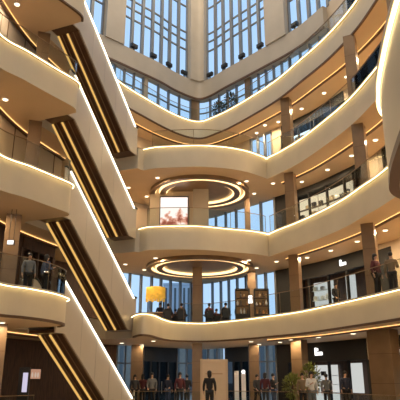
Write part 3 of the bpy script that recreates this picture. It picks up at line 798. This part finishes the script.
for i, (px, y) in enumerate(((169, 35.0), (182, 34.8), (209, 34.8), (225, 34.6), (176, 37.6), (216, 37.6))):
    x = gx(px, y, 6)
    t = tb0 if first[0] else copy_tree(tb0); first[0] = False
    t.location = (x, y, 4.7); tag(t, 'small round second-floor cafe table %s' % WHERE[i], 'table', 'cafe tables')
    for sd, nm in ((-1, 'front'), (1, 'far')):
        c = ch0 if first[1] else copy_tree(ch0); first[1] = False
        c.location = (x, y+sd*.98, 4.7); c.rotation_euler = (0, 0, 0 if sd > 0 else PI)
        tag(c, 'black chair at the %s side of the cafe table %s' % (nm, WHERE[i]), 'chair', 'cafe chairs')
        person(x, y+sd*.95, 4.7, 0 if sd > 0 else PI, 'sit', TOPS[i][0 if sd < 0 else 1], CHAR, 'person seated at the %s side of the cafe table %s' % (nm, WHERE[i]), 'cafe guests', sd > 0)
for px, y, rz, k, top, lab, lg in ((196, 37.2, .3, 'stand', BLK, 'person in black standing behind the second-floor middle column', False), (239, 36.4, 2.9, 'phone', CHAR, 'person in charcoal standing at the second-floor glass left of the cabinets', True),
                               (160, 37.0, .2, 'walk', NAVY, 'person in navy walking past the yellow kiosk', True)):
    person(gx(px, y, 6), y, 4.7, rz, k, top, BLK, lab, None, lg)
# left second-floor visitors behind the glass
for px, y, rz, k, top, lab, lg in ((20, 20.6, .5, 'stand', GREY, 'person in grey on the left second-floor balcony behind the glass rail', False), (38, 20.9, 2.4, 'phone', DENIM, 'person in blue on the left second-floor balcony nearest the escalator', True)):
    person(gx(px, y, 6), y+1.2, 4.7, rz, k, top, BLK, lab, None, lg)
for px, y, rz, k, top, lab, lg in ((336, 27.4, .4, 'walk', BLK, 'person in black walking on the right-hand second-floor balcony before the shop', False), (375.5, 20.3, .6, 'stand', WINE, 'person in wine red on the second-floor balcony right of the column', True), (391, 20.0, 2.6, 'phone', KHAKI, 'person in khaki on the second-floor balcony far right of the column', False)):
    person(gx(px, y+1.6, 6), y+1.6, 4.7, rz, k, top, BLK, lab, None, lg)
# ------------------------------------------------------------------ cafe furniture and kiosks
YEL = mat('yellow_fabric', (.80, .52, .07), .7, var=.2, scale=5); 
ko = empty('canopy_kiosk', (gx(156, 36.2, 6.5), 36.2, 4.7), 'yellow canopied kiosk behind the left end of the second-floor balcony', 'kiosk')
for a in (-.5, .5):
    for b in (-.4, .4): G().tube((a, b, 0), (a, b, 2.0), .03).build('post', M['dark'], ko)
g = G(); g.add([(-.62, -.55, 2.0), (.62, -.55, 2.0), (.62, .55, 2.0), (-.62, .55, 2.0), (-.60, -.53, 2.62), (.60, -.53, 2.62), (.60, .53, 2.62), (-.60, .53, 2.62), (0, 0, 2.78)],
   [(0, 1, 5, 4), (1, 2, 6, 5), (2, 3, 7, 6), (3, 0, 4, 7), (4, 5, 8), (5, 6, 8), (6, 7, 8), (7, 4, 8), (0, 3, 2, 1)])
g.build('canopy', YEL, ko)
for i in range(7): G().box((-.54+i*.18, -.57, 1.86+(i % 2)*.06), (.16, .02, .42)).build('valance_flap', YEL, ko)
G().box((0, 0, .5), (1.0, .7, 1.0)).build('counter', M['brown'], ko); G().box((0, 0, 1.02), (1.1, .8, .04)).build('countertop', M['cream'], ko)
lamp((ko.location.x, ko.location.y-.9, TOPZ[2]-.08), 110)  # extra lamp without a fixture, added to brighten the yellow canopy
for px, nm in ((242.5, 'left'), (261.5, 'right')):
    y = 33.9; o = empty('display_cabinet', (gx(px, y, 6), y, 4.7), 'dark display cabinet with warm-lit goods on the second floor, %s of the pair' % nm, 'cabinet', 'dark display cabinets')
    G().box((0, .22, 1.1), (.86, .03, 2.2)).build('back_panel', emit('cabinet_glow', (1, .5, .2), .12), o)
    for a in (-.42, .42): G().box((a, 0, 1.1), (.05, .46, 2.2)).build('side_panel', M['black'], o)
    G().box((0, 0, 2.17), (.8, .46, .08)).build('top_panel', M['black'], o); G().box((0, 0, .35), (.79, .44, .7)).build('base_cupboard', M['black'], o)
    for z in (1.18, 1.66): G().box((0, 0, z), (.79, .42, .03)).build('shelf', M['brown'], o)
    for z in (.70, 1.195, 1.675):
        for j in range(4):
            if random.random() < .8:
                h = random.uniform(.2, .36); b = G(); b.lathe([(.05, 0), (.06, h*.5), (.03, h*.8), (.03, h)], 12)
                q = b.build('jar', M[random.choice(['g_orange', 'g_dark', 'g_tan', 'g_white'])]); q.location = (o.location.x-.3+j*.2, y-.02, 4.7+z+.004)
                tag(q, 'small jar on a shelf of the %s dark display cabinet' % nm, 'jar', 'jars in the %s display cabinet' % nm)
fo = empty('floor_lamp', (gx(250.5, 33.5, 6), 33.5, 4.7), 'white-shaded floor lamp between the two dark display cabinets', 'lamp')
G().lathe([(.16, 0), (.15, .03)], 20).build('base', M['dark'], fo); G().tube((0, 0, .03), (0, 0, 1.35), .015).build('pole', M['dark'], fo); G().lathe([(.14, 1.3), (.11, 1.75)], 20).build('lamp_shade', M['sign'], fo)
# cream panel on the ground floor
cp = empty('cream_panel', (gx(214, 27.4), 27.4, GZ), 'tall cream advertising panel standing before the ground-floor entrance', 'panel')
G().box((0, 0, 1.2), (1.3, .3, 2.36)).build('body', M['cream'], cp)
for a in (-.6, .6): G().box((a, -.16, 1.2), (.1, .03, 2.3)).build('frame_upright', mat('panel_frame', (.60, .42, .26), .45), cp)
for b in (.1, 2.28): G().box((0, -.16, b), (1.1, .03, .1)).build('frame_rail', M['cream'], cp)
G().box((0, -.155, 1.72), (.8, .02, .05)).build('moulding', mat('panel_moulding', (.5, .3, .17), .5), cp)
G().box((0, 0, .04), (1.4, .4, .08)).build('plinth', M['trim'], cp)
for px, nm, hh in ((236.5, 'taller white banner stand left of the dark ground-floor door', 1.95), (243.5, 'shorter white banner stand with a lamp before the dark ground-floor door', 1.8)):
    y = 34.2; o = empty('banner_stand', (gx(px, y), y, GZ), nm, 'banner')
    G().box((0, 0, hh/2+.15), (.26, .03, hh-.3)).build('banner', mat('banner_face', (.78, .76, .82), .5), o); G().box((0, 0, .03), (.34, .3, .06)).build('base', M['steel'], o); G().tube((0, .03, .05), (0, .03, hh), .012).build('pole', M['steel'], o)
    if hh < 1.9: G().ell((0, .0, hh+.1), (.11, .11, .11)).build('globe_lamp', M['sign'], o, True)
for px, z, y, nm in ((163.5, 2.35, 35.3, 'left of the dark doors'), ):
    pass
# left ground floor: totem, poster, hanging signs
to = empty('digital_totem', (gx(24.5, 23.6), 23.6, GZ), 'slim black digital totem with a pale lit display left of the lowest escalator', 'totem')
G().box((0, 0, .98), (.44, .14, 1.92)).build('casing', M['dark'], to); G().box((.06, -.075, 1.35), (.2, .02, .75)).build('display', emit('totem_screen', (.80, .74, .95), .8), to); G().box((0, 0, .02), (.6, .4, .04)).build('base', M['dark'], to)
sp_ = s_at(W, 34.5, 2.0); p = W.at(sp_, .05); q = W.nat(sp_)
po = empty('wall_poster', (p.x, p.y, 1.9), 'small lit salmon poster on the dark brown ground-floor wall', 'poster', None, math.atan2(q.y, q.x)+PI/2)
G().box((0, 0, 0), (.82, .06, .56)).build('frame', M['brown'], po); G().box((0, -.035, 0), (.76, .02, .5)).build('print', emit('poster_print', (.80, .42, .27), .6), po)
for a in (-.2, .02, .2): G().ell((a, -.045, -.05), (.07, .012, .14)).build('printed_figure', emit('poster_figure', (.9, .7, .55), .6), po)
def hang_sign(x, y, z, w, h, top, label):
    o = empty('hanging_sign', (x, y, z), label, 'sign'); G().box((0, 0, 0), (w, .12, h)).build('casing', M['dark'], o); G().box((0, -.065, 0), (w-.04, .02, h-.04)).build('sign_face', M['sign'], o)
    for a in (-w*.35, w*.35): G().tube((a, 0, h/2), (a, 0, top-z), .012, n=6).build('rod', M['dark'], o)
    return o
hang_sign(gx(0, 22.6, 3), 22.6, 2.98, .46, .22, TOPZ[1], 'white hanging sign under the left ground-floor soffit at the picture edge')
hang_sign(gx(11, 22.0, 7), 22.0, 6.95, .28, .2, TOPZ[2], 'small white hanging sign above the left second-floor balcony')
# ------------------------------------------------------------------ plants
def leafy(cx, cz, rx, rz_, n, sz):
    g = G()
    for i in range(n):
        while True:
            v = Vector((random.uniform(-1, 1), random.uniform(-1, 1), random.uniform(-1, 1)))
            if .3 < v.length < 1: break
        c = Vector((cx+v.x*rx, v.y*rx, cz+v.z*rz_)); d = (v+Vector((0, 0, random.uniform(-.2, .5)))).normalized(); a = d.cross(Vector((0, 0, 1))).normalized() if abs(d.z) < .95 else Vector((1, 0, 0))
        nrm = a.cross(d); s_ = sz*random.uniform(.7, 1.3)
        g.add([c, c+d*s_*.5+a*s_*.25+nrm*.01, c+d*s_, c+d*s_*.5-a*s_*.25+nrm*.01, c+d*s_*.5-nrm*.02], [(0, 1, 4), (1, 2, 4), (2, 3, 4), (3, 0, 4)])
    return g
LEAF = mat('leaf_green', (.17, .19, .035), .5, var=.4, scale=4); LEAFD = mat('leaf_dark', (.035, .055, .03), .5, var=.3, scale=4)
def plant(x, y, z, h, r, m, label):
    o = empty('potted_tree', (x, y, z), label, 'plant')
    G().lathe([(r*.42, 0), (r*.55, .45), (r*.5, .45), (r*.48, .4)], 24).build('pot', M['white'], o, False); G().lathe([(r*.48, .36), (r*.4, .4)], 16).build('soil', M['trim'], o)
    G().tube((0, 0, .38), (.03, 0, h*.72), .035, .02).build('trunk', M['brown'], o)
    for a in range(4): G().tube((.02, 0, h*.5), (.4*r*math.cos(a*1.6), .4*r*math.sin(a*1.6), h*.75), .015, .008, 6).build('branch', M['brown'], o)
    leafy(0, h*.66, r, h*.33, 420, .17).build('foliage', m, o)
plant(gx(292, 28.4), 28.4, GZ, 1.75, .42, LEAF, 'shorter leafy potted tree on the ground floor beside the bronze column')
plant(gx(310.5, 29.3), 29.3, GZ, 2.25, .48, LEAF, 'taller leafy potted tree before the black ground-floor shop')
plant(gx(219, 37.4, 21), 37.4, 19.7, 2.0, .45, LEAFD, 'dark potted shrub at the fifth-floor windows, nearer the middle pillar')
plant(gx(231, 36.4, 21), 36.3, 19.7, 2.1, .45, LEAFD, 'dark potted shrub at the fifth-floor windows, farther right of the middle pillar')
# ------------------------------------------------------------------ outside
ow = struct(mobj('outside_ground', [(-120, 41, -.2), (120, 41, -.2), (120, 300, -.2), (-120, 300, -.2), (-120, 41, -.5), (120, 41, -.5), (120, 300, -.5), (-120, 300, -.5)], [(0, 1, 2, 3), (4, 5, 6, 7), (0, 1, 5, 4), (1, 2, 6, 5), (2, 3, 7, 6), (3, 0, 4, 7)], mat('paving', (.22, .20, .17), .8, var=.1)))
def building(x, y, w, dp, h, m, label, nx, nz):
    o = empty('office_building', (x, y, -.2), label, 'building')
    G().box((0, 0, h/2), (w, dp, h)).build('wall', m, o)
    for i in range(nx):
        g = G(); g.box((-w/2+w*(i+.5)/nx, -dp/2-.05, h/2), (w/nx*.45, .12, h*.94)); g.build('window_strip', M['bld_glass'], o)
    G().box((0, 0, h+.2), (w+.4, dp+.4, .4)).build('parapet', m, o)
M['bld'] = mat('far_wall', (.27, .26, .23), .7, var=.1); M['bld_glass'] = mat('far_glass', (.10, .12, .13), .2); M['bld2'] = mat('far_wall_pale', (.50, .58, .68), .7)
building(-9, 78, 24, 10, 7.2, M['bld'], 'low grey building outside, seen through the left ground-floor glass', 14, 1)
building(17, 80, 24, 10, 7.0, M['bld'], 'low grey building outside, seen through the right ground-floor glass', 12, 1)
building(-4.2, 118, 6.5, 8, 20.5, M['bld2'], 'pale blue tower outside, seen through the second-floor glass left of the middle column', 7, 1)
# ------------------------------------------------------------------ world, camera
w = bpy.data.worlds.new('sky'); SC.world = w; w.use_nodes = True
nt = w.node_tree; bg = nt.nodes['Background']
tc = nt.nodes.new('ShaderNodeTexCoord'); sp = nt.nodes.new('ShaderNodeSeparateXYZ'); rp = nt.nodes.new('ShaderNodeValToRGB')
rp.color_ramp.elements[0].position = .0; rp.color_ramp.elements[0].color = (.50, .68, .90, 1)
rp.color_ramp.elements[1].position = .7; rp.color_ramp.elements[1].color = (.45, .64, .90, 1)
nt.links.new(tc.outputs['Generated'], sp.inputs[0]); nt.links.new(sp.outputs['Z'], rp.inputs[0]); nt.links.new(rp.outputs[0], bg.inputs[0])
bg.inputs[1].default_value = 1.2

cam = bpy.data.cameras.new('camera'); co = bpy.data.objects.new('camera', cam); COL.objects.link(co)
co.location = (0, 0, EYE); co.rotation_euler = (R(90)+TH, 0, 0)
cam.sensor_width = 36; cam.lens = 36*FO/400; cam.clip_end = 500; cam.clip_start = .05
SC.camera = co
SC.view_settings.view_transform = 'Standard'; SC.view_settings.look = 'None'
SC.view_settings.exposure = 0.0; SC.view_settings.gamma = 1; SC.view_settings.use_curve_mapping = False
